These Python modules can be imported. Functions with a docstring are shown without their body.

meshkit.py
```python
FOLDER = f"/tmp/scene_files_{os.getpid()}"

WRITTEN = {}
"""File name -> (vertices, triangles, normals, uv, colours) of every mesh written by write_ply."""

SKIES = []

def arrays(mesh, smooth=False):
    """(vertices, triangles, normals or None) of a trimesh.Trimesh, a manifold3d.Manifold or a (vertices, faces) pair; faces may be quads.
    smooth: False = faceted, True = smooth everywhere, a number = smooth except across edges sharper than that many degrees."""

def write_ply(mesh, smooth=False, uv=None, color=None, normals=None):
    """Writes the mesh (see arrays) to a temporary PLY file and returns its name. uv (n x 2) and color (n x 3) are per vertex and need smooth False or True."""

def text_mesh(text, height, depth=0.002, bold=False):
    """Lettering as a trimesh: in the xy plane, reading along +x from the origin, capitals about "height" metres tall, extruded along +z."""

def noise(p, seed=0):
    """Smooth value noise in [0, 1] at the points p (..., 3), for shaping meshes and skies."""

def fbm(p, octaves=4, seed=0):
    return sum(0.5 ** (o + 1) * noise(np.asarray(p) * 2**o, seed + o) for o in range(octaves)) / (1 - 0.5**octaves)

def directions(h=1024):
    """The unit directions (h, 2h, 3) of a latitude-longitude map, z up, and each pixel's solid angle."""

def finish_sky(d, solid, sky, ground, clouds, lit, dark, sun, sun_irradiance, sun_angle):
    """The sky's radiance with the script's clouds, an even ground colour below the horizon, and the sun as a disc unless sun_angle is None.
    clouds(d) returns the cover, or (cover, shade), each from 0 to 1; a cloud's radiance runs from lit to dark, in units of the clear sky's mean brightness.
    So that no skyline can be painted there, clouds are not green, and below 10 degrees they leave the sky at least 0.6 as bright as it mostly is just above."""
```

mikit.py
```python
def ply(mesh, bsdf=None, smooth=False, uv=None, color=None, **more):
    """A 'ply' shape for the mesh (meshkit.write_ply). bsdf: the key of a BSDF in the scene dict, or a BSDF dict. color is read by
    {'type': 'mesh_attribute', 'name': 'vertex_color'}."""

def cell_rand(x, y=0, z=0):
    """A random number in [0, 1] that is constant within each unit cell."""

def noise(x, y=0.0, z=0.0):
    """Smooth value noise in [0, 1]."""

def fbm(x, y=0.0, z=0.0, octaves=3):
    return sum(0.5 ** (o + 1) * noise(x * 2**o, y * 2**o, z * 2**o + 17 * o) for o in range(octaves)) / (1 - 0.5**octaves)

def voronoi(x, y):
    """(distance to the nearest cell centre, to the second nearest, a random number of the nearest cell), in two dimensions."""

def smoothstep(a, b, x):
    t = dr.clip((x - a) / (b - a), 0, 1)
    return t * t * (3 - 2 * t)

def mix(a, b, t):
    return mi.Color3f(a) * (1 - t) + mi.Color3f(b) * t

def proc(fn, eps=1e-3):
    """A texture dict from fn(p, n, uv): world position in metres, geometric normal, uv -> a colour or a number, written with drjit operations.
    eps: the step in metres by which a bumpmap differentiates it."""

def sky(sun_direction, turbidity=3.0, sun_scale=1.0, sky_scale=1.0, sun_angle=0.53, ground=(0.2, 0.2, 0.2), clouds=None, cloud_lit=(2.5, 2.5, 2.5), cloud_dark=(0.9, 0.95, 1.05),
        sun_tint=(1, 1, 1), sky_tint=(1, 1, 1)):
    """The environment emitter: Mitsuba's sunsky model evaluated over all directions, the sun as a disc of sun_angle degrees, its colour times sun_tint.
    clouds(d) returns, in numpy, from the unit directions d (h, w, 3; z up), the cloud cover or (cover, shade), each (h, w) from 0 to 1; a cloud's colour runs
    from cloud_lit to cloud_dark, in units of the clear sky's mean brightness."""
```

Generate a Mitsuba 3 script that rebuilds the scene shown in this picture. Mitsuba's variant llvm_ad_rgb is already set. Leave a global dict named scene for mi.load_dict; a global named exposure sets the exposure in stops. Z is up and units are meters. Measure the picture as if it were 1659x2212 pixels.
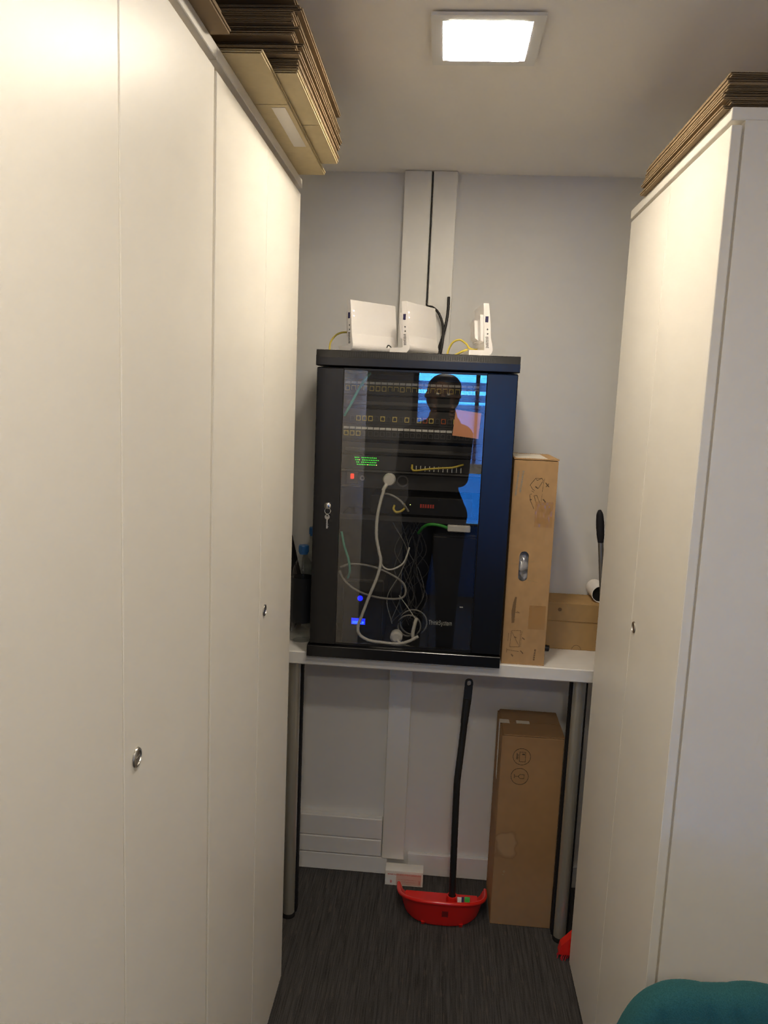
import math, random
import numpy as np
import trimesh, manifold3d
import shapely.geometry as sg
import shapely.affinity as sa
from shapely.ops import unary_union
import drjit as dr
import mitsuba as mi
import mikit, meshkit
from mikit import proc, noise, fbm, mix, smoothstep

T = mi.ScalarTransform4f
random.seed(7)
rng = np.random.default_rng(7)
scene, labels = {}, {}

# ------------------------------------------------------------------ camera, sky, lamps, exposure
CAM = np.array([0.0, 0.0, 1.647])
FWD = np.array([-0.0700, 0.9873, -0.1429])
UP = np.array([-0.052, 0.139, 0.989])
scene['camera'] = {'type': 'perspective', 'fov': 2 * math.degrees(math.atan(1659 / 2 / 1660.0)), 'fov_axis': 'x',
                   'near_clip': 0.01, 'far_clip': 100.0,
                   'to_world': T().look_at(origin=CAM.tolist(), target=(CAM + FWD).tolist(), up=UP.tolist())}
exposure = 0.18
LAMP = (80.0, 70.5, 56.5)                       # warm white LED squares in the ceiling
scene['sky'] = mikit.sky((0.2, -0.9, 0.35), turbidity=4, sun_scale=0.0, sky_scale=158.0, ground=(0.10, 0.14, 0.2),
                         clouds=lambda d: np.ones(d.shape[:2]), cloud_lit=(0.06, 0.36, 0.95), cloud_dark=(0.06, 0.36, 0.95))
scene['sky']['sampling_weight'] = 0.8       # how often each light is sampled (noise only)


# ------------------------------------------------------------------ helpers
def key_of(name):
    if name not in scene and name not in labels:
        return name
    n = 1
    while f'{name}_{n:03d}' in scene or f'{name}_{n:03d}' in labels:
        n += 1
    return f'{name}_{n:03d}'


def thing(name, label, cat, group=None):
    k = key_of(name)
    labels[k] = {'label': label, 'category': cat}
    if group:
        labels[k]['group'] = group
    return k


def obj(name, mesh, mat, parent=None, smooth=False, label=None, kind=None, **kw):
    k = key_of(f'{parent}__{name}' if parent else name)
    scene[k] = mesh if isinstance(mesh, dict) else mikit.ply(mesh, mat, smooth=smooth, **kw)
    if label or kind:
        labels[k] = {a: b for a, b in (('label', label), ('kind', kind)) if b}
    return k


def single(name, mesh, mat, label, cat, group=None, smooth=False):
    k = thing(name, label, cat, group)
    scene[k] = mikit.ply(mesh, mat, smooth=smooth)
    return k


def struct(name, mesh, mat, label=None, smooth=False):
    scene[name] = mikit.ply(mesh, mat, smooth=smooth)
    labels[name] = {'kind': 'structure', 'label': label or name.replace('_', ' ')}
    return name


def cat(*ms):
    return trimesh.util.concatenate([m for m in ms])


def bx(x0, x1, y0, y1, z0, z1, c=0.0):
    x0, x1 = min(x0, x1), max(x0, x1)
    y0, y1 = min(y0, y1), max(y0, y1)
    z0, z1 = min(z0, z1), max(z0, z1)
    if c <= 0:
        m = trimesh.creation.box((x1 - x0, y1 - y0, z1 - z0))
        m.apply_translation(((x0 + x1) / 2, (y0 + y1) / 2, (z0 + z1) / 2))
        return m
    c = min(c, (x1 - x0) / 2.2, (y1 - y0) / 2.2, (z1 - z0) / 2.2)
    P = []
    for a in (0, 1):
        for b in (0, 1):
            for d in (0, 1):
                x, y, z = (x0, x1)[a], (y0, y1)[b], (z0, z1)[d]
                sx, sy, sz = (c, -c)[a], (c, -c)[b], (c, -c)[d]
                P += [(x, y + sy, z + sz), (x + sx, y, z + sz), (x + sx, y + sy, z)]
    return trimesh.convex.convex_hull(np.array(P))


def spline(pts, n=8):
    p = np.asarray(pts, float)
    p = np.vstack([2 * p[0] - p[1], p, 2 * p[-1] - p[-2]])
    out = []
    for i in range(1, len(p) - 2):
        for t in np.linspace(0, 1, n, endpoint=False):
            a, b, c, d = p[i - 1], p[i], p[i + 1], p[i + 2]
            out.append(0.5 * (2 * b + (c - a) * t + (2 * a - 5 * b + 4 * c - d) * t * t + (3 * b - a - 3 * c + d) * t ** 3))
    out.append(p[-2])
    return np.array(out)


def tube(pts, r, n=8, sub=8, smooth_path=True):
    p = spline(pts, sub) if smooth_path and len(pts) > 2 else np.asarray(pts, float)
    m = len(p)
    rr = np.full(m, r) if np.isscalar(r) else np.interp(np.linspace(0, 1, m), np.linspace(0, 1, len(r)), r)
    tg = np.gradient(p, axis=0)
    tg /= np.linalg.norm(tg, axis=1, keepdims=True) + 1e-12
    nv = np.cross(tg[0], [0, 0, 1] if abs(tg[0][2]) < 0.9 else [1, 0, 0])
    nv /= np.linalg.norm(nv)
    V, F = [], []
    ang = np.arange(n) * 2 * np.pi / n
    for i in range(m):
        nv = nv - tg[i] * (nv @ tg[i])
        nv /= np.linalg.norm(nv) + 1e-12
        bv = np.cross(tg[i], nv)
        V += [p[i] + rr[i] * (math.cos(a) * nv + math.sin(a) * bv) for a in ang]
    for i in range(m - 1):
        for j in range(n):
            a, b = i * n + j, i * n + (j + 1) % n
            F += [(a, b, b + n), (a, b + n, a + n)]
    V += [p[0], p[-1]]
    for j in range(n):
        F += [(m * n, (j + 1) % n, j), (m * n + 1, (m - 1) * n + j, (m - 1) * n + (j + 1) % n)]
    return trimesh.Trimesh(np.array(V), np.array(F), process=False)


def lathe(prof, n=28):
    return trimesh.creation.revolve(np.array(prof, float), sections=n)


def ext(poly, d, M=None):
    """shapely polygon extruded by d along +z, then moved by the 4x4 M"""
    m = cat(*[trimesh.creation.extrude_polygon(g, d, engine='earcut') for g in getattr(poly, 'geoms', [poly])])
    if M is not None:
        m.apply_transform(M)
    return m


def frame(o, ex, ey, ez):
    M = np.eye(4)
    M[:3, 0], M[:3, 1], M[:3, 2], M[:3, 3] = ex, ey, ez, o
    return M


FRONT = lambda o: frame(o, (1, 0, 0), (0, 0, 1), (0, -1, 0))      # drawing plane that looks towards the camera side (-y)


def moved(m, x=0, y=0, z=0, rz=0, rx=0, ry=0):
    m = m.copy()
    for a, ax in ((rx, (1, 0, 0)), (ry, (0, 1, 0)), (rz, (0, 0, 1))):
        if a:
            m.apply_transform(trimesh.transformations.rotation_matrix(a, ax))
    m.apply_translation((x, y, z))
    return m


def ball(c, r, s=2):
    m = trimesh.creation.icosphere(s, 1.0)
    m.apply_scale(r)
    m.apply_translation(c)
    return m


def line(p, q, w):
    return sg.LineString([p, q]).buffer(w / 2, cap_style=2)


# ------------------------------------------------------------------ materials
def mat(name, color, rough=0.5, spec=0.5, metal=0.0, bump=None, two=True, **kw):
    b = {'type': 'principled', 'base_color': color if isinstance(color, dict) else {'type': 'rgb', 'value': list(color)},
         'roughness': rough, 'specular': spec, 'metallic': metal, **kw}
    if bump:
        b = {'type': 'bumpmap', 'arbitrary': proc(bump[0], eps=bump[2] if len(bump) > 2 else 1e-3), 'scale': bump[1], 'bsdf': b}
    scene[name] = {'type': 'twosided', 'bsdf': b} if two else b
    return name


def speck(c, amt, f):
    c = np.array(c)
    return proc(lambda p, n, uv: mix((c * (1 - amt)).tolist(), (c * (1 + amt)).tolist(), fbm(p.x * f, p.y * f, p.z * f, 3)))


mat('mat_cabinet', speck((0.745, 0.712, 0.645), 0.02, 9.0), 0.38, 0.30,
    bump=(lambda p, n, uv: fbm(p.x * 180, p.y * 180, p.z * 180, 2), 0.00008, 5e-4))
mat('mat_cabinet_edge', (0.62, 0.60, 0.585), 0.45)
mat('mat_carcass', (0.55, 0.53, 0.49), 0.5)
mat('mat_wall', speck((0.72, 0.715, 0.70), 0.02, 6.0), 0.9, 0.2,
    bump=(lambda p, n, uv: fbm(p.x * 220, p.y * 220, p.z * 220, 3), 0.00015, 5e-4))
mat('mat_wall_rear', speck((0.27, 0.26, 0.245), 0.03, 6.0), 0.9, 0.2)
mat('mat_ceiling', speck((0.84, 0.805, 0.735), 0.012, 5.0), 0.95, 0.1)
mat('mat_trunking', (0.76, 0.745, 0.70), 0.4)
mat('mat_skirting', (0.74, 0.735, 0.73), 0.5)


def carpet(p, n, uv):
    streak = noise(p.x * 420, p.y * 16, 1.0)
    streak2 = noise(p.x * 150, p.y * 7, 4.0)
    grain = noise(p.x * 700, p.y * 500, 2.0)
    c = mix((0.0225, 0.0215, 0.0215), (0.083, 0.079, 0.078), 0.55 * streak + 0.25 * streak2 + 0.2 * grain)
    return mix(c, (0.105, 0.085, 0.072), smoothstep(0.78, 0.95, noise(p.x * 300, p.y * 25, 9.0)) * 0.5)


mat('mat_carpet', proc(carpet), 0.95, 0.05, sheen=0.3,
    bump=(lambda p, n, uv: noise(p.x * 400, p.y * 40, 1.0) + 0.5 * noise(p.x * 700, p.y * 600, 2.0), 0.0012, 8e-4))


def kraft(c, f=60):
    c = np.array(c)

    def fn(p, n, uv):
        a = fbm(p.x * f, p.y * f, p.z * f * 0.6, 3)
        b = noise(p.x * 9, p.y * 9, p.z * 9)
        return mix((c * 0.86).tolist(), (c * 1.14).tolist(), 0.6 * a + 0.4 * b)
    return proc(fn)


def stained(p, n, uv):
    base = mix((0.235, 0.136, 0.063), (0.305, 0.178, 0.085), 0.5 * fbm(p.x * 60, p.y * 60, p.z * 40, 3) + 0.5 * noise(p.x * 8, p.y * 8, p.z * 8))
    d = dr.sqrt(dr.square((p.x - 0.272) * 1.35) + dr.square(p.z - 0.272)) + 0.035 * fbm(p.x * 30, 3.0, p.z * 30, 2)
    blot = 1 - smoothstep(0.062, 0.066, d)
    rim = smoothstep(0.055, 0.064, d) * (1 - smoothstep(0.065, 0.071, d))
    c = mix(base, mix(base, (0.36, 0.25, 0.15), 0.40), blot)
    return mix(c, (0.18, 0.10, 0.05), rim * 0.5)


for i, c in enumerate([(0.25, 0.180, 0.105), (0.215, 0.157, 0.091), (0.285, 0.207, 0.123)]):
    mat(f'mat_kraft_{i}', kraft(c), 0.8, 0.2)
mat('mat_kraft_cream', kraft((0.50, 0.405, 0.235)), 0.75, 0.2)
mat('mat_kraft_table', kraft((0.36, 0.222, 0.108)), 0.75, 0.25)
mat('mat_kraft_back', kraft((0.36, 0.226, 0.098)), 0.75, 0.25)
mat('mat_kraft_floor', proc(stained), 0.75, 0.25)
mat('mat_ink', (0.055, 0.033, 0.018), 0.8)
mat('mat_red_dark', (0.16, 0.006, 0.006), 0.5)
mat('mat_ink_grey', (0.24, 0.21, 0.175), 0.8)
mat('mat_ink_soft', (0.15, 0.09, 0.043), 0.8)
mat('mat_tape_brown', (0.31, 0.175, 0.072), 0.12, 0.6, bump=(lambda p, n, uv: noise(p.x * 160, p.y * 60, p.z * 60), 0.0012))
mat('mat_tape_pale', (0.62, 0.56, 0.46), 0.3, 0.5)
mat('mat_metal', (0.60, 0.58, 0.54), 0.28, 0.5, 1.0)
mat('mat_leg', (0.42, 0.395, 0.34), 0.3, 0.5, 0.6)
mat('mat_chrome', (0.82, 0.80, 0.76), 0.12, 0.5, 1.0)
mat('mat_steel_dark', (0.20, 0.195, 0.185), 0.35, 0.5, 0.8)
mat('mat_black_paint', (0.005, 0.005, 0.006), 0.22, 0.6, bump=(lambda p, n, uv: noise(p.x * 900, p.y * 900, p.z * 900), 0.00006, 3e-4))
mat('mat_black_in', (0.02, 0.02, 0.021), 0.6, 0.3)
mat('mat_black_plastic', (0.012, 0.012, 0.012), 0.4, 0.4)
mat('mat_black_soft', (0.010, 0.010, 0.012), 0.7, 0.2)
mat('mat_dev_dark', (0.035, 0.035, 0.037), 0.5, 0.4)
mat('mat_dev_grey', (0.075, 0.075, 0.077), 0.5, 0.4)
mat('mat_white_plastic', (0.90, 0.87, 0.84), 0.32, 0.5)
mat('mat_white_cable', (0.86, 0.86, 0.83), 0.45)
mat('mat_grey_cable', (0.36, 0.36, 0.35), 0.5)
mat('mat_label_white', (0.80, 0.81, 0.80), 0.6)
mat('mat_yellow', (0.72, 0.58, 0.10), 0.4)
mat('mat_port_yellow', (0.62, 0.50, 0.16), 0.45)
mat('mat_teal_cable', (0.10, 0.50, 0.40), 0.45)
mat('mat_green', (0.05, 0.42, 0.06), 0.45)
mat('mat_redport', (0.45, 0.10, 0.03), 0.45)
mat('mat_red_print', (0.50, 0.06, 0.05), 0.6)
mat('mat_navy_port', (0.03, 0.025, 0.09), 0.5)
mat('mat_red_plastic', (0.62, 0.016, 0.012), 0.22, 0.55)
mat('mat_red_bristle', (0.55, 0.02, 0.03), 0.5)
mat('mat_paper_orange', (0.78, 0.40, 0.24), 0.7)
mat('mat_paper_white', (0.70, 0.68, 0.63), 0.7)
mat('mat_paper_pink', (0.62, 0.40, 0.34), 0.7)
mat('mat_print_red', (0.55, 0.22, 0.19), 0.7)
mat('mat_blue_cap', (0.03, 0.13, 0.36), 0.35)
mat('mat_bottle_label', (0.012, 0.014, 0.018), 0.35)
mat('mat_bag_grey', (0.30, 0.30, 0.32), 0.15, 0.6)
mat('mat_table', speck((0.62, 0.605, 0.58), 0.03, 30), 0.45)


def weave(p, n, uv):
    a = noise(p.x * 900, p.y * 900, p.z * 900)
    return mix((0.013, 0.062, 0.070), (0.022, 0.092, 0.102), a)


mat('mat_teal_fabric', proc(weave), 0.9, 0.15, sheen=0.6, bump=(lambda p, n, uv: noise(p.x * 900, p.y * 900, p.z * 900), 0.0004, 3e-4))
mat('mat_skin', (0.16, 0.09, 0.06), 0.5)
mat('mat_hair', (0.02, 0.015, 0.012), 0.5)
mat('mat_jacket', (0.015, 0.015, 0.02), 0.8)
mat('mat_trousers', (0.02, 0.024, 0.04), 0.85)
mat('mat_spandrel', (0.03, 0.09, 0.33), 0.5)
mat('mat_dark_cable', (0.10, 0.10, 0.10), 0.5)
mat('mat_mullion', (0.03, 0.03, 0.035), 0.45)
scene['mat_rack_glass'] = {'type': 'thindielectric', 'int_ior': 1.6, 'specular_transmittance': {'type': 'rgb', 'value': [0.84, 0.83, 0.81]}}
scene['mat_pane'] = {'type': 'thindielectric', 'int_ior': 1.5}
scene['mat_bottle'] = {'type': 'thindielectric', 'int_ior': 1.45, 'specular_transmittance': {'type': 'rgb', 'value': [0.86, 0.88, 0.88]}}
scene['mat_film'] = {'type': 'principledthin', 'base_color': {'type': 'rgb', 'value': [0.80, 0.66, 0.72]}, 'roughness': 0.6, 'diff_trans': 1.7, 'spec_trans': 0.0}


def glow(rgb, weight=0.01):
    return {'type': 'area', 'radiance': {'type': 'rgb', 'value': list(rgb)}, 'sampling_weight': weight}


# ------------------------------------------------------------------ structure: the room
XL, XR, YB, YF, ZC = -0.86, 1.45, 2.52, -2.2, 2.354
struct('floor', bx(XL - .1, XR + .1, YF - .1, YB + .1, -0.1, 0), 'mat_carpet', 'dark grey carpet with fine streaks')
struct('ceiling', bx(XL - .1, XR + .1, YF - .1, YB + .1, ZC, ZC + .1), 'mat_ceiling', 'plain off-white ceiling')
struct('wall_back', bx(XL - .1, XR + .1, YB, YB + .1, 0, ZC), 'mat_wall', 'pale grey end wall')
struct('wall_left', bx(XL - .1, XL, YF, YB, 0, ZC), 'mat_wall')
struct('wall_right', bx(XR, XR + .1, YF, YB, 0, ZC), 'mat_wall')
# wall behind the camera with a window (its glow mirrors in the glass of the server rack)
WX0, WX1, WZ0, WZ1 = -0.262, 0.68, 0.62, 1.915
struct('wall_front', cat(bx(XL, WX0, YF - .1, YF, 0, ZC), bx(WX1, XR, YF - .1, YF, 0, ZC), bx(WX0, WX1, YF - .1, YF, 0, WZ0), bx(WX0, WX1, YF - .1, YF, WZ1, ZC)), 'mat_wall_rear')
struct('window_1', cat(bx(WX0, WX0 + .045, YF - .06, YF + .005, WZ0, WZ1), bx(WX1 - .04, WX1, YF - .06, YF + .005, WZ0, WZ1),
                       bx(WX0, WX1, YF - .06, YF + .005, WZ0, WZ0 + .02), bx(WX0, WX1, YF - .06, YF + .005, WZ1 - .02, WZ1)), 'mat_mullion', 'bright window behind the camera')
obj('transom', bx(WX0 + .045, WX1 - .04, YF - .05, YF + .02, 1.07, 1.15), 'mat_trunking', 'window_1')
obj('pane', bx(WX0 + .045, WX1 - .04, YF - .032, YF - .0315, WZ0 + .02, WZ1 - .02), 'mat_pane', 'window_1')
for z0, z1 in ((1.757, 1.83), (1.665, 1.725), (1.15, 1.638)):
    obj('frosted_film', bx(WX0 + .045, WX1 - .04, YF - .027, YF - .0265, z0, z1), 'mat_film', 'window_1')
obj('mullion', bx(0.262, 0.295, YF - .058, YF - .034, 1.15, WZ1 - .02), 'mat_mullion', 'window_1')
obj('spandrel_panel', bx(WX0 - .02, WX1 + .02, YF, YF + .01, 0.0, WZ0), 'mat_spandrel', 'window_1')
struct('baseboard_back', bx(-0.045, 0.62, 2.505, YB, 0, 0.079, .002), 'mat_skirting', 'pale skirting board at the foot of the end wall')


# ------------------------------------------------------------------ ceiling lamps
def lamp(cx, cy, label, power=1.0):
    t = thing('ceiling_light', label, 'ceiling light')
    w, wi, z = 0.105, 0.083, ZC
    outer = sg.box(-w, -w, w, w).buffer(-.004).buffer(.004)
    inner = sg.box(-wi, -wi, wi, wi)
    fr = ext(outer.difference(inner), 0.006)
    lip = ext(inner.buffer(.004, join_style=2).difference(inner), 0.010)
    obj('frame', moved(cat(fr, lip), cx, cy, z - .010), 'mat_trunking', t)
    pl = sg.box(-wi + .0015, -wi + .0015, wi - .0015, wi - .0015).buffer(-.012).buffer(.012, quad_segs=1)
    d = moved(ext(pl, 0.007), cx, cy, z - .0115)
    scene[t + '__diffuser'] = {**mikit.ply(d, 'mat_white_plastic'), 'emitter': glow([c * power for c in LAMP], 2.5 * power)}
    labels[t + '__diffuser'] = {'label': 'glowing square diffuser'}


lamp(0.045, 1.6155, 'lit square ceiling light with a thin white frame above the aisle')
lamp(0.045, 0.36, 'second square ceiling light above the camera, outside the picture', 1.18)
lamp(0.045, -0.90, 'third square ceiling light behind the camera, outside the picture', 1.85)

# ------------------------------------------------------------------ cabinets
def lock_disc(x, y, z, sgn):
    m = lathe([(0, 0), (0.0125, 0), (0.0135, 0.0012), (0.0125, 0.003), (0.0095, 0.0036), (0.009, 0.0022), (0, 0.0022)], 24)
    slot = bx(-.0012, .0012, -.006, .006, .0021, .0032)
    R = trimesh.transformations.rotation_matrix(sgn * math.pi / 2, (0, 1, 0))
    out = []
    for q in (m, slot):
        q.apply_transform(R)
        q.apply_translation((x, y, z))
        out.append(q)
    return out


def cabinet(label, xf, xb, y0, y1, ztop, zdoor, seam, lock_y, near_edge=False):
    """xf: plane of the door fronts, xb: back; sgn points from the doors into the aisle"""
    t = thing('storage_cabinet', label, 'cabinet')
    s = 1 if xf > xb else -1
    th, gap = 0.018, 0.0012 if xf < xb else 0.003
    xi = xf - s * th
    xc = xi - s * (0.002 if s > 0 else 0.004)
    obj('carcass', cat(bx(xc, xb, y0 + .0015, y0 + .0195, 0.0, ztop - .021), bx(xc, xb, y1 - .0195, y1 - .0015, 0.0, ztop - .021),
                       bx(xb, xb + s * .008, y0 + .02, y1 - .02, 0.0, ztop - .021), bx(xc, xb + s * .009, y0 + .02, y1 - .02, 0.06, 0.08),
                       bx(xc, xc - s * .012, y0 + .02, y1 - .02, 0.0, 0.06), bx(xc, xb + s * .009, y0 + .02, y1 - .02, ztop - .05, ztop - .022),
                       bx(xc, xb + s * .009, y0 + .02, y1 - .02, 1.0, 1.018)), 'mat_cabinet', t)
    inset = .006 if s > 0 else .002
    obj('centre_strip', bx(xf - s * .005, xi, seam - gap / 2 + .0002, seam + gap / 2 - .0002, .01, zdoor - .002), 'mat_cabinet', t)
    obj('edge_seal', bx(xi - s * .0002, xc, y0 + .013, y0 + .019, .01, zdoor), 'mat_cabinet', t)
    obj('top_panel', bx(xf + s * .002, xb, y0 + .0006, y1 - .0006, ztop - .021, ztop, .0012), 'mat_cabinet', t)
    for a, b in ((y0 + inset, seam - gap / 2), (seam + gap / 2, y1 - inset)):
        d = obj('door', bx(xf, xi, a, b, 0.008, zdoor, .0012), 'mat_cabinet', t)
        if a < lock_y < b:
            disc, slot = lock_disc(xf, lock_y, 1.171 if s > 0 else 1.159, s)
            k = obj('lock', cat(disc, slot), 'mat_metal', d, smooth=35, label='round metal lock')
    return t


cabinet('tall cream cabinet nearest on the left, with a seam and a lock', -0.378, -0.845, 0.526, 1.248, 2.178, 2.144, 0.887, 0.926)
cabinet('tall cream cabinet at the far end of the left row, under the overhanging cardboard', -0.378, -0.845, 1.248, 1.970, 2.178, 2.144, 1.609, 1.653)
cabinet('tall cream cabinet on the right, beside the teal chair', 0.461, 0.93, 1.418, 2.128, 2.162, 2.134, 1.771, 1.743)


# ------------------------------------------------------------------ flattened cardboard on the cabinets
def sheet(x0, x1, ya, yb, z, th=0.0058, sag=0.0, split=None, gap=0.0013, seed=0, droop=0.0):
    r = np.random.default_rng(seed)
    ms = []
    spans = [(ya, yb)] if split is None else [(ya, split - .0012), (split + .0012, yb)]
    # two folded layers of corrugated board: four thin liners, open at the near end, closed by the fold along the long edge
    lt = .0007
    levels = [(0.0, lt), (th * .46 - lt, lt), (th * .54, lt), (th - lt, lt)]
    dx_ = r.uniform(-.003, .003)
    for a, b in spans:
        for L, (z_off, ply_t) in enumerate(levels + [(0.0, th * .46), (th * .54, th * .46)]):
            fold = L > 3
            xo, yo = dx_ + (.002 if L in (2, 3, 5) else 0), r.uniform(-.003, .003)
            nx, ny = (2 if fold else 5), 10
            xs, ys = np.linspace(x1 + xo - .002 if fold else x0, x1 + xo + (.0004 if fold else 0), nx), np.linspace(a + (yo if split is None else 0) + (.0008 if fold else 0), b, ny)
            X, Y = np.meshgrid(xs, ys, indexing='ij')
            u = (X - x0) / (x1 - x0)
            n0 = meshkit.noise(np.stack([X * 14, Y * 14, np.full_like(X, seed * 1.7)], -1))
            Z = z + z_off + sag * u ** 3 + 0.0007 * (n0 - .5) * (u > .3)
            V = np.vstack([np.stack([X, Y, Z], -1).reshape(-1, 3), np.stack([X, Y, Z + ply_t], -1).reshape(-1, 3)])
            N = nx * ny
            F = []
            q = lambda i, j: i * ny + j
            for i in range(nx - 1):
                for j in range(ny - 1):
                    A, B, C, D = q(i, j), q(i + 1, j), q(i + 1, j + 1), q(i, j + 1)
                    F += [(A, C, B), (A, D, C), (A + N, B + N, C + N), (A + N, C + N, D + N)]
            rim = [q(i, 0) for i in range(nx)] + [q(nx - 1, j) for j in range(1, ny)] + [q(i, ny - 1) for i in range(nx - 2, -1, -1)] + [q(0, j) for j in range(ny - 2, 0, -1)]
            for a_, b_ in zip(rim, rim[1:] + rim[:1]):
                F += [(a_, b_, b_ + N), (a_, b_ + N, a_ + N)]
            ms.append(trimesh.Trimesh(V, np.array(F), process=False))
    return cat(*ms)


GL = 'flattened boxes piled on the left cabinets'
ORD = ['first', 'second', 'third', 'fourth', 'fifth', 'sixth', 'seventh', 'eighth', 'ninth', 'tenth', 'eleventh', 'twelfth', 'thirteenth', 'fourteenth', 'fifteenth', 'sixteenth']
k = thing('cardboard_sheet', 'pale folded cardboard sheet at the bottom of the left pile, with a tape strip', 'cardboard')
obj('board', sheet(-.80, -.312, 1.278, 1.928, 2.1785, th=.007, split=1.487, seed=3), 'mat_kraft_cream', k)
obj('tape_strip', bx(-.348, -.322, 1.50, 1.72, 2.1778, 2.1784), 'mat_tape_pale', k, label='pale tape strip')
z = 2.1870
single('cardboard_sheet', sheet(-.80, -.2735, 1.372, 1.868, z, th=.007, split=1.617, seed=11), 'mat_kraft_cream',
       'pale cardboard sheet lying second from the bottom of the left pile', 'cardboard')
z += .0078
for i in range(14):
    x1 = -.272 + rng.uniform(-.010, .006)
    yn, yf = 1.352 + rng.uniform(-.012, .022), 1.858 + rng.uniform(-.02, .015)
    th = .0064 + rng.uniform(-.0006, .0008)
    single('cardboard_sheet', sheet(-.80, x1, yn, yf, z, th=th, seed=20 + i), f'mat_kraft_{i % 3}', 'flattened brown box, topmost of the thick left cardboard pile' if i == 13 else f'flattened brown box, {ORD[i + 2]} sheet from the bottom of the thick left pile', 'cardboard', GL)
    z += th + .0012
z = 2.1785
for i in range(6):
    single('cardboard_sheet', sheet(-.80, -.352 - .004 * i + rng.uniform(-.004, .004), .86 + rng.uniform(-.01, .01), 1.205 + (0.018 if i > 1 else 0) + rng.uniform(-.01, .01), z, th=.0064, seed=50 + i),
           f'mat_kraft_{i % 3}', f'flattened brown box, {ORD[i]} from the bottom of the small pile on the near left cabinet', 'cardboard', 'flattened boxes on the near left cabinet')
    z += .0078
z = 2.1625
for i in range(8):
    x0 = 0.448 + rng.uniform(-.002, .010)
    single('cardboard_sheet', moved(sheet(-.885, -x0, 1.425 + rng.uniform(-.006, .006), 1.985 - .006 * i + rng.uniform(-.004, .004), z, th=.0058, seed=70 + i, gap=.001).apply_transform(np.diag([-1, 1, 1, 1])), 0),
           f'mat_kraft_{i % 3}', f'flattened brown box, {ORD[i]} from the bottom of the pile on the right cabinet', 'cardboard', 'flattened boxes piled on the right cabinet')
    z += .0069

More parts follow.
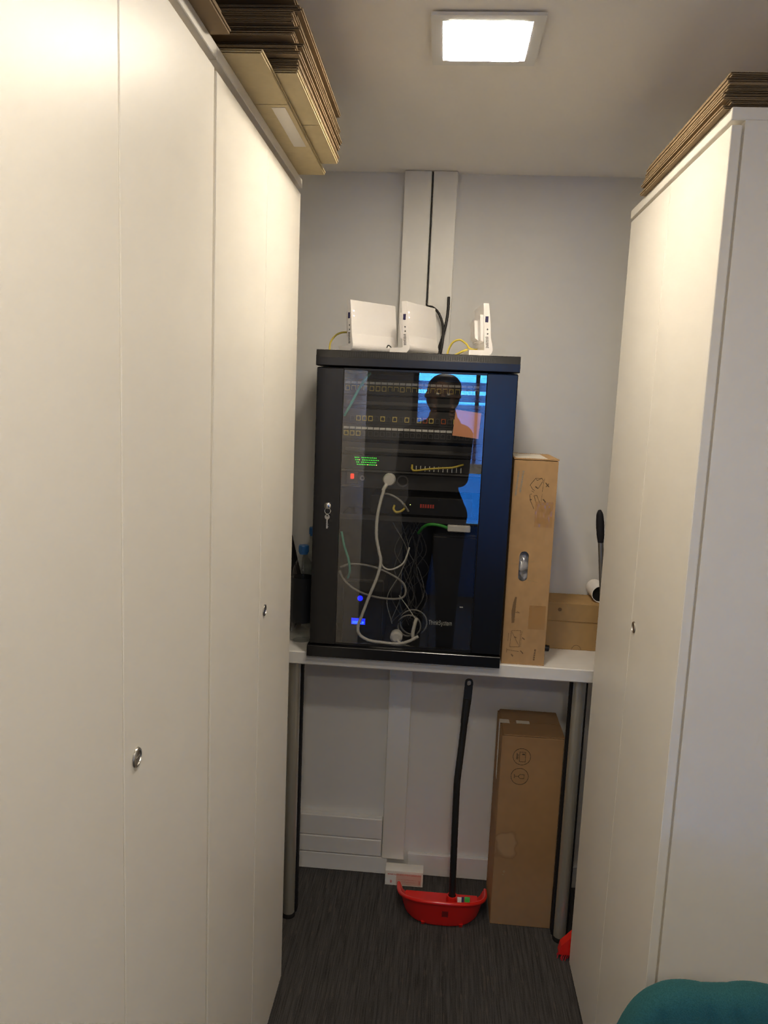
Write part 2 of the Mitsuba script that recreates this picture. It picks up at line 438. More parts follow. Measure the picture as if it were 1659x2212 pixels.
# ------------------------------------------------------------------ trunking on the end wall
t = thing('cable_trunking', 'wide pale vertical trunking with a dark centre seam between rack and ceiling', 'cable trunking')
obj('base', bx(-.153, .005, 2.5150, 2.519, 0.90, ZC - .001), 'mat_trunking', t)
obj('cover', bx(-.156, -.0720, 2.487, 2.5145, 0.90, ZC - .001, .002), 'mat_trunking', t)
obj('cover', bx(-.0662, .008, 2.487, 2.5145, 0.90, ZC - .001, .002), 'mat_trunking', t)
t = thing('cable_trunking', 'narrow pale vertical trunking under the table, ending above the small white box', 'cable trunking')
obj('base', bx(-.130, -.058, 2.50, 2.519, 0.066, 0.856), 'mat_trunking', t)
obj('cover', bx(-.134, -.056, 2.485, 2.512, 0.064, 0.856, .0025), 'mat_trunking', t)
t = thing('cable_trunking', 'grey-white horizontal trunking low on the wall behind the left table leg', 'cable trunking')
obj('base', bx(-.62, -.1365, 2.500, 2.519, 0.064, 0.203), 'mat_skirting', t)
obj('cover', bx(-.62, -.1365, 2.489, 2.5135, 0.1305, 0.206, .003), 'mat_skirting', t)
obj('cover', bx(-.62, -.1365, 2.489, 2.5135, 0.0665, 0.1275, .003), 'mat_skirting', t)
struct('baseboard_left', bx(-.62, -.115, 2.493, YB, 0, .0615, .002), 'mat_skirting', 'pale skirting board under the horizontal trunking')

# ------------------------------------------------------------------ table
TZ = 0.897
t = thing('table', 'narrow grey-white table on metal legs under the server rack', 'table')
obj('tabletop', bx(-.62, .60, 2.189, 2.502, TZ - .040, TZ, .003), 'mat_table', t)
for x, s in ((-.408, 1), (.444, -1)):
    leg = cat(lathe([(0, .012), (.019, .012), (.019, .855), (0, .855)], 24))
    obj('leg', moved(leg, x - .004 * s, 2.235), 'mat_leg', t, smooth=40)
    for xo, y0_ in ((s * .013, 2.252), (-s * .024, 2.24)):
        obj('rail', bx(x + xo - .006, x + xo + .006, y0_, y0_ + .026, 0.0, .8565, .002), 'mat_black_soft', t)
    obj('foot', moved(lathe([(0, 0), (.021, 0), (.022, .006), (.020, .014), (0, .014)], 20), x - .004 * s, 2.235), 'mat_black_plastic', t, smooth=40)

# ------------------------------------------------------------------ server rack
RX0, RX1, RY0, RY1, RZ0, RZ1 = -.357, .200, 2.165, 2.482, TZ, 1.782
t = thing('server_rack', 'black glass-fronted server rack standing on the table', 'server rack')
RK = t
obj('body', cat(bx(RX0, RX0 + .003, RY0 + .02, RY1, RZ0 + .004, 1.735), bx(RX1 - .003, RX1, RY0 + .02, RY1, RZ0 + .004, 1.735), bx(RX0, RX1, RY1 - .003, RY1, RZ0 + .004, 1.735),
                bx(RX0, RX1, RY0 + .02, RY1, RZ0 + .004, RZ0 + .008), bx(RX0, RX1, RY0 + .02, RY1, 1.731, 1.735)), 'mat_black_paint', t)
lid = trimesh.convex.convex_hull(np.array([(x, y, zz) for x in (RX0 - .002, RX1 + .003) for y, zz in ((2.152, 1.738), (2.150, 1.740), (2.150, 1.761), (2.1535, 1.780), (2.156, 1.7815), (RY1, 1.7815), (RY1, 1.738))]))
obj('lid', lid, 'mat_black_paint', t)
vs = []
nrm = np.array([0, -.0195, .008])
nrm = nrm / np.linalg.norm(nrm)
for i in range(68):
    x = -.295 + i * .0064
    q = bx(-.0014, .0014, -.0006, .0006, -.0066, .0066)
    q = moved(q, x, 2.1517, 1.7705, rx=-.182)
    vs.append(q)
obj('vent_slots', cat(*vs), 'mat_black_in', t, kind='stuff')
obj('base_lip', trimesh.convex.convex_hull(np.array([(x, y, zz) for x in (RX0 - .006, RX1 + .0) for y, zz in ((2.152, RZ0 + .0005), (2.152, RZ0 + .0315), (2.1535, RZ0 + .033), (2.19, RZ0 + .033), (2.19, RZ0 + .0005))])), 'mat_black_paint', t)
d = obj('door', cat(bx(RX0, -.281, 2.160, 2.178, .934, 1.7335, .002), bx(.1155, RX1, 2.160, 2.178, .934, 1.7335, .002), bx(-.281, .1155, 2.166, 2.178, .934, .940), bx(-.281, .1155, 2.164, 2.178, 1.7285, 1.7335)), 'mat_black_paint', t)
obj('glass_pane', bx(-.2805, .115, 2.1645, 2.165, .9405, 1.728), 'mat_rack_glass', d)
lk = obj('lock', moved(lathe([(0, 0), (.0105, 0), (.0105, .004), (.009, .0065), (.0055, .008), (0, .0083)], 24), -.315, 2.160, 1.344, rx=math.pi / 2), 'mat_chrome', d, smooth=40)
rg = trimesh.creation.torus(.0085, .0009, major_sections=28, minor_sections=8)
obj('key_ring', moved(rg, -.3135, 2.151, 1.330, rx=math.pi / 2 - .2), 'mat_chrome', d, smooth=True)
kb = unary_union([sg.Point(0, 0).buffer(.0075).difference(sg.Point(0, .003).buffer(.0022)), sg.box(-.0022, -.034, .0022, -.005), sg.box(-.0022, -.030, .0042, -.027), sg.box(-.0022, -.023, .0040, -.020)])
obj('key', ext(kb, .0018, FRONT((-.3145, 2.154, 1.313))), 'mat_metal', d)
for x in (-.302, .128):
    obj('rail', bx(x - .010, x + .010, 2.2506, 2.258, .945, 1.725), 'mat_dev_dark', t)

FY = 2.240      # front plane of what is mounted in the rack


def front_box(x0, x1, z0, z1, dep=.18, y=FY, c=.002):
    return bx(x0, x1, y, y + dep, z0, z1, c)


# patch panels
PORT = ext(sg.box(-.0068, -.0078, .0068, .0072).difference(unary_union([sg.box(-.0045, -.0055, .0045, .0032), sg.box(-.0022, .003, .0022, .0048)])), .003, FRONT((0, 0, 0)))
PLATE = ext(sg.box(-.0078, -.0034, .0078, .0034), .0016, FRONT((0, 0, 0)))
HOOD = ext(sg.box(-.0068, -.0065, .0068, .0075).difference(sg.box(-.0052, -.0066, .0052, .0045)), .003, FRONT((0, 0, 0)))
PORT_D, PLATE_D = {}, {}
for c in ('mat_port_yellow', 'mat_redport', 'mat_dev_grey'):
    PORT_D[c] = mikit.ply(PORT, c)
HOOD_D = mikit.ply(HOOD, 'mat_port_yellow')
PLATE_D = mikit.ply(PLATE, 'mat_label_white')


def panel(label, zc, fills, plates=True, x_start=-.279, dim=False):
    t = thing('patch_panel', label, 'patch panel')
    obj('panel', bx(-.306, .136, FY, FY + .01, zc - .022, zc + .022, .0015), 'mat_dev_dark', t)
    obj('housing', bx(-.27, .10, FY + .0102, FY + .06, zc - .016, zc + .016), 'mat_black_in', t)
    for i, f in enumerate(fills):
        x = x_start + .0176 * i
        if plates:
            obj('label_plate', {**PLATE_D, 'to_world': T().translate([x, FY - .0002, zc + .0105])}, None, t)
        if f == 'h':
            obj('port', {**HOOD_D, 'to_world': T().translate([x, FY - .0002, zc - .0045])}, None, t)
        elif f != '-':
            obj('port', {**PORT_D[{'y': 'mat_port_yellow', 'r': 'mat_redport', 'd': 'mat_dev_grey'}[f]], 'to_world': T().translate([x, FY - .0002, zc - .0045])}, None, t)
    return t


panel('black patch panel at the top of the rack with yellow ports under white label tabs', 1.686, 'yhhhyyyhhyhhyyhyhyhyyh')
panel('dim patch panel in the rack, second from the top, with few yellow ports', 1.6, 'dyyydydydydyrydrdydd', plates=False, x_start=-.262)
panel('patch panel in the rack, third from the top, with bright label tabs over dark ports', 1.556, 'yyyddddddddddddddddddd')
for zc, lb in ((1.643, 'dark cable guide bar below the top patch panel in the rack'), (1.508, 'dark cable guide bar above the network switch in the rack')):
    t = thing('cable_guide', lb, 'cable guide')
    obj('plate', bx(-.306, .136, FY + .002, FY + .0098, zc - .017, zc + .017, .001), 'mat_dev_dark', t)
    obj('bar', bx(-.28, .112, FY - .012, FY + .0038, zc - .010, zc + .002, .003), 'mat_dev_grey', t)

# switch with green lights
t = thing('network_switch', 'network switch in the rack with a grid of green lights', 'network switch')
obj('body', front_box(-.289, .115, 1.446, 1.488, y=FY + .0102), 'mat_dev_dark', t)
obj('front_panel', bx(-.306, .136, FY, FY + .01, 1.446, 1.488, .001), 'mat_dev_dark', t)
leds, amb = [], []
for r in range(4):
    for c in range(14):
        if (c == 3 and r < 3) or (c == 0 and r > 1) or (c == 13 and r in (0, 2, 3)):
            continue
        x, zz = -.2500 + .0051 * c + (.002 if r % 2 else 0), 1.4805 - .0068 * r
        (amb if (r, c) in ((1, 2), (3, 7), (3, 12)) else leds).append(bx(x - .0014, x + .0014, FY - .0012, FY, zz - .0013, zz + .0013))
k = obj('status_lights', cat(*leds), 'mat_green', t, kind='stuff')
scene[k]['emitter'] = glow((0.10, 1.5, 0.10))
k = obj('amber_lights', cat(*amb), 'mat_yellow', t, kind='stuff')
scene[k]['emitter'] = glow((2.0, 1.4, .6))
bl = [bx(x - .0012, x + .0012, FY - .006, FY, 1.449, 1.464) for x in np.linspace(-.07, .06, 11)]
obj('plug_clips', cat(*bl), 'mat_label_white', t, kind='stuff')
obj('front_edge', bx(-.306, .136, FY - .010, FY - .0002, 1.4395, 1.4452, .001), 'mat_dev_grey', t)

# power strip unit: red switch, knob, socket
t = thing('power_unit', 'dark power unit in the rack with a glowing red switch', 'power unit')
obj('body', front_box(-.289, .115, 1.392, 1.437, y=FY + .0102), 'mat_dev_dark', t)
obj('front_panel', bx(-.306, .136, FY, FY + .01, 1.392, 1.437, .001), 'mat_dev_dark', t)
b = obj('switch_plate', bx(-.274, -.238, FY - .004, FY, 1.402, 1.4375, .0015), 'mat_dev_grey', t)
k = obj('rocker', bx(-.2615, -.2505, FY - .010, FY - .0042, 1.417, 1.433, .002), 'mat_red_plastic', t, label='glowing red rocker')
scene[k]['emitter'] = glow((1.1, .09, .04))
obj('knob', moved(lathe([(.004, 0), (.0085, 0), (.0085, .006), (.007, .008), (.004, .008)], 20), -.226, FY, 1.421, rx=math.pi / 2), 'mat_metal', t, smooth=40)
obj('ledge', bx(-.285, -.23, FY - .016, FY - .004, 1.3955, 1.3985), 'mat_dev_grey', t)
obj('socket', moved(lathe([(.013, 0), (.0175, 0), (.0175, .004), (.013, .004)], 28), -.108, FY - .0001, 1.417, rx=math.pi / 2), 'mat_dev_grey', t, smooth=40)

# white plug with its cable
t = thing('power_cable', 'thick white power cable with a round plug looping down inside the rack', 'cable')
obj('plug', moved(lathe([(0, 0), (.0170, 0), (.0185, .006), (.0185, .026), (.015, .031), (0, .032)], 28), -.146, FY - .0004, 1.4215, rx=math.pi / 2), 'mat_white_cable', t, smooth=40, label='round white plug')
obj('strain_relief', tube([(-.1530, 2.2125, 1.4075), (-.162, 2.1995, 1.3905)], [.0062, .005], 10, smooth_path=False), 'mat_white_cable', t, smooth=40)
obj('cord', tube([(-0.1565, 2.2005, 1.4026), (-0.1671, 2.1990, 1.3597), (-0.1749, 2.1990, 1.3109), (-0.1749, 2.1990, 1.2571), (-0.1661, 2.1990, 1.2131), (-0.1593, 2.1990, 1.1819), (-0.1681, 2.1990, 1.1349), (-0.1896, 2.1990, 1.0744), (-0.2082, 2.1990, 1.0177),
                  (-0.2189, 2.1990, 0.9805), (-0.2121, 2.1990, 0.9566), (-0.1857, 2.1990, 0.9419), (-0.1466, 2.1990, 0.9375), (-0.1026, 2.1990, 0.9361), (-0.0684, 2.2000, 0.9450), (-0.0391, 2.2010, 0.9628)], .0047, 10, 8), 'mat_white_cable', t, smooth=True)

# router / modem area in the middle of the rack
t = thing('modem', 'black device in the middle of the rack with a red lettered strip', 'modem')
obj('body', front_box(-.20, .10, 1.318, 1.372, dep=.16), 'mat_black_plastic', t)
obj('red_strip', cat(*[bx(x - .0026, x + .0026, FY - .0008, FY + .001, 1.341, 1.352) for x in np.linspace(-.051, -.015, 6)]), 'mat_red_print', t)
k = obj('status_light', bx(-.0835, -.081, FY - .001, FY, 1.3475, 1.350), 'mat_green', t)
scene[k]['emitter'] = glow((1.6, 2.0, .6))
t = thing('rack_shelf', 'black metal shelf in the rack under the modem', 'shelf')
obj('tray', cat(bx(-.289, .115, FY - .02, FY + .20, 1.300, 1.303), bx(-.289, .115, FY - .02, FY - .017, 1.303, 1.315)), 'mat_dev_dark', t)
t = thing('junction_box', 'small white box at the right inside the rack, fed by a green cable', 'junction box')
obj('body', bx(.030, .096, 2.200, 2.226, 1.281, 1.2985, .002), 'mat_label_white', t)
obj('bracket', bx(.05, .075, 2.226, 2.245, 1.284, 1.290), 'mat_dev_dark', t)
single('cable', tube([(.030, 2.212, 1.290), (.008, 2.212, 1.296), (-.02, 2.215, 1.297), (-.04, 2.23, 1.286), (-.055, 2.262, 1.262)], .0045, 8), 'mat_green', 'green cable plugged into the small white box in the rack', 'cable', smooth=True)
single('cable', tube([(-.082, 2.236, 1.466), (-.081, 2.222, 1.455), (-.072, 2.216, 1.4515), (-.04, 2.215, 1.457), (0.0, 2.215, 1.462), (.035, 2.216, 1.4655), (.066, 2.232, 1.474)], .0030, 8), 'mat_yellow', 'yellow patch cable stretched across the front of the network switch', 'cable', smooth=True)
single('cable', tube([(-.128, 2.232, 1.345), (-.130, 2.222, 1.336), (-.122, 2.217, 1.328), (-.108, 2.217, 1.331), (-.098, 2.222, 1.340), (-.10, 2.234, 1.350)], .0036, 8), 'mat_yellow', 'short yellow cable loop in front of the modem', 'cable', smooth=True)
single('cable', tube([(-.165, 2.232, 1.379), (-.14, 2.222, 1.377), (-.115, 2.217, 1.365), (-.096, 2.217, 1.346), (-.086, 2.226, 1.33)], .0032, 8), 'mat_grey_cable', 'thin grey cable arching above the short yellow loop', 'cable', smooth=True)
single('cable', tube([(-.216, 2.236, 1.738 - .014), (-.225, 2.222, 1.71), (-.245, 2.214, 1.675), (-.262, 2.212, 1.640), (-.283, 2.215, 1.60)], [.0050, .0046, .0036, .0036, .0036], 8), 'mat_teal_cable', 'teal cable slanting across the top patch panel', 'cable', smooth=True)
single('cable', tube([(-.280, 2.215, 1.262), (-.270, 2.21, 1.222), (-.256, 2.21, 1.182), (-.251, 2.212, 1.148), (-.258, 2.23, 1.12)], .0034, 8), 'mat_teal_cable', 'teal cable hanging at the lower left inside the rack', 'cable', smooth=True)
single('cable', tube([(-.10, 2.212, 1.172), (-.128, 2.208, 1.158), (-.150, 2.208, 1.163), (-.163, 2.21, 1.185)][::-1] + [(-.088, 2.215, 1.19), (-.078, 2.22, 1.225)], .0026, 8), 'mat_white_cable', 'thin white cable curving beside the thick white cable', 'cable', smooth=True)
single('cable', tube([(-.283, 2.225, 1.142), (-.268, 2.215, 1.118), (-.235, 2.212, 1.092), (-.195, 2.214, 1.076), (-.15, 2.216, 1.068), (-.105, 2.22, 1.068), (-.085, 2.225, 1.08), (-.09, 2.235, 1.11), (-.13, 2.245, 1.135), (-.19, 2.25, 1.155), (-.25, 2.245, 1.16), (-.283, 2.235, 1.15)], .0032, 8), 'mat_grey_cable', 'grey cable lying in a wide loop across the lower rack', 'cable', smooth=True)
r = np.random.default_rng(5)
for i in range(14):
    x, y = -.085 + r.uniform(-.035, .04), 2.286 + .0052 * i
    pts = [(np.clip(x + r.uniform(-a, a), -.142, -.02), y, zz) for a, zz in ((.02, 1.285), (.03, 1.20), (.04, 1.13), (.05, 1.05), (.05, .97))]
    single('cable', tube(pts, .0012 + .0006 * r.random(), 6, 6), 'mat_grey_cable' if i % 5 == 1 else 'mat_dark_cable', 'thin loose cable in the tangle in the lower middle of the rack', 'cable', 'tangled thin cables in the rack', smooth=True)
for i in range(4):
    c = np.array([-.075 + .006 * i, 2.252 + .0066 * i, .972 + .004 * i])
    a = np.linspace(0, 2 * np.pi, 22)
    rr = .030 + .003 * i
    pts = np.stack([c[0] + rr * np.cos(a) * 1.05, c[1] + 0 * a, c[2] + rr * np.sin(a)], -1)
    single('cable', tube(pts, .0026, 6, 2), 'mat_grey_cable' if i % 2 else 'mat_black_plastic', 'coiled cable around the loose white plug at the bottom of the rack', 'cable', 'coiled cables at the bottom of the rack', smooth=True)
t = thing('power_plug', 'loose white plug lying in the coil at the bottom of the rack', 'plug')
obj('body', moved(lathe([(0, 0), (.017, 0), (.0185, .006), (.0185, .026), (.012, .032), (0, .032)], 24), -.105, 2.245, .950, rx=math.pi / 2), 'mat_white_cable', t, smooth=40)
obj('cord', tube([(-.103, 2.213, .944), (-.085, 2.209, .932), (-.065, 2.211, .926)], .0040, 8), 'mat_white_cable', t, smooth=True)
single('cable', tube([(-.047, 2.23, 1.01), (-.052, 2.225, .99), (-.056, 2.222, .965), (-.054, 2.222, .945)], .0056, 8), 'mat_white_cable', 'short thick white cable end standing right of the coil', 'cable', smooth=True)
single('cable', tube([(-.103, 2.235, 1.075), (-.07, 2.228, 1.035), (-.048, 2.226, 1.005)], .0014, 6), 'mat_white_cable', 'thin straight white wire running down to the coil', 'cable', smooth=True)

# tower at the left bottom with blue button and display
t = thing('backup_power_supply', 'dark tower at the lower left of the rack with a blue lit button and display', 'power supply')
obj('body', bx(-.272, -.150, 2.245, 2.46, RZ0 + .010, 1.115, .004), 'mat_dev_dark', t)
obj('front_bezel', bx(-.270, -.152, 2.238, 2.2448, RZ0 + .014, 1.110, .002), 'mat_black_plastic', t)
k = obj('button', moved(lathe([(0, 0), (.0085, 0), (.008, .003), (0, .0036)], 24), -.2195, 2.238, 1.058, rx=math.pi / 2), 'mat_blue_cap', t, smooth=40, label='blue lit button')
scene[k]['emitter'] = glow((.015, .02, 1.9))
k = obj('display', bx(-.2435, -.2015, 2.2365, 2.238, .977, .996), 'mat_blue_cap', t, label='blue lit display')
scene[k]['emitter'] = glow((.015, .03, 1.9))
dg = meshkit.text_mesh('205 18', .0075, .0006, bold=True)
k = obj('digits', moved(dg, -.2415, 2.2362, .9795, rx=math.pi / 2), 'mat_blue_cap', t)
scene[k]['emitter'] = glow((.15, .65, 2.2))
# server tower at right bottom
t = thing('server_tower', 'black server tower at the lower right of the rack with white lettering', 'server')
obj('body', bx(-.012, .1165, 2.225, 2.46, RZ0 + .010, 1.27, .004), 'mat_black_plastic', t)
obj('front_bezel', bx(-.010, .116, 2.219, 2.2248, RZ0 + .014, 1.262, .002), 'mat_black_plastic', t)
tx = meshkit.text_mesh('ThinkSystem', .0135, .0005)
tx.apply_scale((.62, 1, 1))
w = tx.bounds[1][0] - tx.bounds[0][0]
obj('lettering', moved(tx, .023 - w / 2, 2.2188, .996, rx=math.pi / 2), 'mat_label_white', t, label='white lettering')
obj('handle', bx(.078, .088, 2.217, 2.219, 1.053, 1.056), 'mat_label_white', t)
# note behind the rack glass
single('sticky_note', ext(sg.Polygon([(.0345, 1.632), (.106, 1.6245), (.1015, 1.553), (.0285, 1.5595)]), .0004, FRONT((0, 2.1668, 0))), 'mat_paper_orange', 'square orange paper note behind the glass door of the rack', 'note')


# ------------------------------------------------------------------ routers on the rack
def router(x, y, ang, label, extras=False):
    """near vertical edge at (x, y); ang: direction of its long side; big face is the right-hand side of that direction"""
    t = thing('router', label, 'router')
    L, H, zb = .168, .142, RZ1 + .0003
    ca, sa_ = math.cos(ang), math.sin(ang)
    ex, en = np.array([ca, sa_, 0]), np.array([sa_, -ca, 0])
    lean = .085
    # profile in (b, up): b along en
    pts = [(-.064, 0), (-.064, .0145), (-.020 - lean * .0145, .0155), (-.019 - lean * H, H), (-.004 - lean * H, H), (-.001 - lean * .085, .085), (-.001 - lean * .05, .05)]
    arc = [(-.016 + .018 * math.cos(a), .018 - .018 * math.sin(a)) for a in np.linspace(-.15, math.pi / 2, 8)]
    poly = sg.Polygon(pts + arc).buffer(-.0012).buffer(.0012)
    M = frame(np.array([x, y, zb]), en, (0, 0, 1), ex)
    if np.linalg.det(M[:3, :3]) < 0:
        M = frame(np.array([x, y, zb]) + ex * L, en, (0, 0, 1), -ex)
    obj('body', ext(poly, L, M), 'mat_white_plastic', t, smooth=30)

    def side(shape, d=.0008, out=.0):      # drawings on the near end face
        Ms = frame(np.array([x, y, zb]) - ex * (d + out - .0001), en, (0, 0, 1), -ex * -1)
        return ext(shape, d, Ms)
    c = lambda h: -.011 - lean * h
    obj('usb_port', side(sg.box(c(.098) - .0045, .091, c(.098) + .0040, .107)), 'mat_navy_port', t, label='dark USB port')
    for h in (.072, .060):
        obj('button', side(sg.Point(c(h) + .001, h).buffer(.0022)), 'mat_dev_grey', t)
    obj('vent_slots', side(unary_union([sg.box(c(h) - .005, h, c(h) + .003, h + .0018) for h in np.arange(.022, .05, .004)])), 'mat_dev_grey', t, kind='stuff')
    back = sg.Polygon([(-.0285 - lean * .05, .042), (-.0195 - lean * .05, .038), (-.0195 - lean * .11, .112), (-.0285 - lean * .11, .112)])
    obj('back_cover', ext(back, L * .94, M @ trimesh.transformations.translation_matrix((0, 0, L * .03))), 'mat_white_plastic', t)
    if extras:
        back = sg.Polygon([(-.0385 - lean * .05, .052), (-.029 - lean * .05, .045), (-.029 - lean * .1, .100), (-.0385 - lean * .1, .100)])
        obj('back_plate', ext(back, L * .5, M @ trimesh.transformations.translation_matrix((0, 0, L * .2))), 'mat_white_plastic', t)
    fl = []
    for h in (.112, .098):
        P = np.array([x, y, zb]) + ex * .010 + en * (-.0020 - lean * h) + np.array([0, 0, h])
        fl.append(ball(P, .0017, 1))
    k = obj('status_lights', cat(*fl), 'mat_white_plastic', t)
    scene[k]['emitter'] = glow((1.6, 1.4, 2.4) if not extras else (.3, .3, .4))
    return t


router(-.264, 2.190, math.radians(45), 'white router standing leftmost on top of the rack, its broad face showing')
router(-.104, 2.188, math.radians(62), 'white router standing in the middle on top of the rack, before the trunking')
router(.126, 2.19, math.radians(96), 'white router standing edge-on at the right on top of the rack', True)
for pts, r_, m_, lb in (
    ([(-.345, 2.30, RZ1 + .003), (-.343, 2.305, 1.812), (-.328, 2.31, 1.834), (-.305, 2.31, 1.843), (-.277, 2.305, 1.840)], .0028, 'mat_yellow', 'yellow cable curving down behind the leftmost router'),
    ([(.002, 2.34, RZ1 + .003), (.006, 2.338, 1.805), (.018, 2.33, 1.827), (.038, 2.32, 1.834), (.056, 2.31, 1.823), (.066, 2.30, 1.810), (.078, 2.295, 1.806), (.090, 2.295, 1.806)], .0030, 'mat_yellow', 'yellow cable arching up behind the edge-on router'),
    ([(.012, 2.32, RZ1 + .003), (.028, 2.312, 1.790), (.045, 2.302, 1.799), (.062, 2.298, 1.806)], .0034, 'mat_yellow', 'yellow cable lying low beside the edge-on router'),
    ([(-.0691, 2.4905, 2.349), (-.0691, 2.4905, 2.20), (-.0691, 2.4905, 2.08), (-.0691, 2.4905, 1.975), (-.0691, 2.4880, 1.951), (-.050, 2.470, 1.942), (-.031, 2.46, 1.925), (-.016, 2.452, 1.890), (-.013, 2.438, 1.85), (-.016, 2.432, 1.815), (-.020, 2.432, RZ1 + .004)], [.0021, .0021, .0021, .0021, .0023, .0042, .0042, .0042, .0042, .0042, .0042], 'mat_black_plastic', 'black cable bending out of the trunking seam'),
    ([(-.0015, 2.478, 1.976), (-.0012, 2.474, 1.955), (-.0025, 2.466, 1.92), (-.008, 2.458, 1.88), (-.016, 2.456, 1.845), (-.026, 2.456, 1.81), (-.031, 2.456, RZ1 + .004)], .0044, 'mat_black_plastic', 'black cable with its cut end standing up beside the trunking'),
    ([(-.172, 2.262, 1.800), (-.168, 2.255, 1.806), (-.160, 2.25, 1.801), (-.150, 2.248, 1.7855), (-.14, 2.25, 1.7845)], .0016, 'mat_black_plastic', 'tiny black wire looped on the foot of the middle router')):
    single('cable', tube(pts, r_, 8), m_, lb, 'cable', smooth=True)

# ------------------------------------------------------------------ tall box on the table
TB0, TB1, TBZ = .2085, .3325, 1.4975
t = thing('cardboard_box', 'tall narrow brown carton with a hand hole beside the rack on the table', 'box')
hole = sg.LineString([(.0455, 1.160 - TZ), (.0455, 1.222 - TZ)]).buffer(.0132)
fr = sg.box(0, .0005, TB1 - TB0, TBZ - TZ).difference(hole)
obj('front', ext(fr, .004, FRONT((TB0, 2.204, TZ))), 'mat_kraft_table', t)
obj('sides', cat(bx(TB0, TB0 + .004, 2.2042, 2.43, TZ + .0005, TBZ), bx(TB1 - .004, TB1, 2.2042, 2.43, TZ + .0005, TBZ), bx(TB0, TB1, 2.43, 2.434, TZ + .0005, TBZ), bx(TB0, TB1, 2.2042, 2.43, TZ + .0005, TZ + .0045)), 'mat_kraft_table', t)
fl = bx(TB0 - .001, TB1 + .002, 2.2025, 2.434, TBZ + .002, TBZ + .006)
obj('top_flap', fl, 'mat_kraft_table', t)
obj('flap_tape', bx(TB0 + .004, TB1 - .030, 2.2035, 2.40, TBZ + .0061, TBZ + .0066), 'mat_tape_pale', t, label='pale tape on top')
bg = ball((.2545, 2.232, 1.19), (.030, .018, .060), 3)
v = np.array(bg.vertices)
v += (meshkit.fbm(v * 60, 3)[:, None] - .5) * np.array([.012, .030, .012])
bg.vertices = v
obj('plastic_bag', bg, 'mat_bag_grey', t, smooth=50, label='crumpled grey plastic inside the hand hole')
PY = 2.1998


def draw(shapes, m_, name, y=PY, parent=t, d=.0003, label=None):
    return obj(name, ext(unary_union(shapes), d, FRONT((0, y, 0))), m_, parent, label=label)


def dashes(p, q, w, n, seed):
    r = np.random.default_rng(seed)
    p, q = np.array(p), np.array(q)
    out, a = [], 0
    while a < 1:
        b = min(1, a + r.uniform(.5, 1.4) / n)
        out.append(line(p + (q - p) * a, p + (q - p) * (b - .25 / n), w * r.uniform(.75, 1)))
        a = b
    return out


draw(dashes((.236, 1.468), (.230, 1.404), .0055, 10, 1) + dashes((.2225, 1.466), (.2175, 1.394), .0055, 12, 2), 'mat_ink_grey', 'printed_text', label='two lines of faint grey print')
w = .0012
draw([line((.257, 1.428), (.2715, 1.448), w), line((.2715, 1.448), (.289, 1.4485), w), line((.289, 1.4485), (.293, 1.442), w), line((.276, 1.442), (.289, 1.4485), w), line((.2715, 1.448), (.276, 1.442), w),
      line((.257, 1.428), (.265, 1.416), w), line((.265, 1.416), (.271, 1.412), w), line((.293, 1.442), (.281, 1.420), w), line((.262, 1.412), (.269, 1.408), w), line((.272, 1.424), (.280, 1.419), .0028),
      line((.296, 1.448), (.292, 1.409), .0007)], 'mat_ink', 'printed_pictogram')
draw([line((.300, 1.436), (.310, 1.425), .0026), line((.302, 1.425), (.309, 1.434), .0018)], 'mat_ink', 'printed_cross')
draw([line((.2575, 1.401), (.261, 1.383), w), line((.261, 1.383), (.272, 1.360), w), line((.259, 1.385), (.264, 1.387), .0028), line((.2575, 1.401), (.264, 1.402), w), line((.270, 1.398), (.278, 1.399), w),
      line((.270, 1.398), (.281, 1.366), w), line((.278, 1.399), (.290, 1.372), w), line((.293, 1.405), (.290, 1.374), .0007)], 'mat_ink', 'printed_pictogram')
draw([line((.296, 1.389), (.304, 1.381), .0026), line((.304, 1.381), (.298, 1.378), .0018)], 'mat_ink', 'printed_tick')
draw([sg.box(.276, 1.308, .3265, 1.381)], 'mat_tape_brown', 'tape', label='glossy brown tape patch')
draw([sg.box(.279, 1.006, .3265, 1.077)], 'mat_tape_brown', 'tape', label='brown tape patch')
draw([sg.Polygon([(.2325, 1.085), (.236, 1.099), (.241, 1.100), (.2395, 1.055), (.2385, 1.022), (.231, 1.022), (.2285, 1.055)]), line((.240, 1.054), (.253, 1.053), .0016), line((.244, 1.057), (.253, 1.053), .001)], 'mat_ink_soft', 'printed_pictogram')
draw([line((.232, .998), (.259, 1.000), w), line((.259, 1.000), (.258, .950), w), line((.258, .950), (.230, .949), w), line((.230, .949), (.232, .998), w), line((.233, .996), (.258, .951), w), line((.2625, .999), (.2615, .951), .0008),
      line((.2245, .990), (.2235, .966), w), line((.241, .980), (.248, .977), .003), line((.264, .979), (.272, .973), .003), line((.222, .940), (.258, .936), .0012), line((.262, .939), (.270, .931), .003), line((.222, .944), (.222, .931), w), line((.236, .927), (.241, .921), .004)],
     'mat_ink_soft', 'printed_pictogram')
draw(dashes((.3045, .946), (.302, .911), .0055, 6, 4), 'mat_ink_soft', 'printed_text')
draw([line((.209, 1.198), (.2405, 1.1965), .0006), line((.268, 1.205), (.300, 1.208), .0006), line((.267, 1.152), (.300, 1.146), .0006)], 'mat_kraft_2', 'crease')

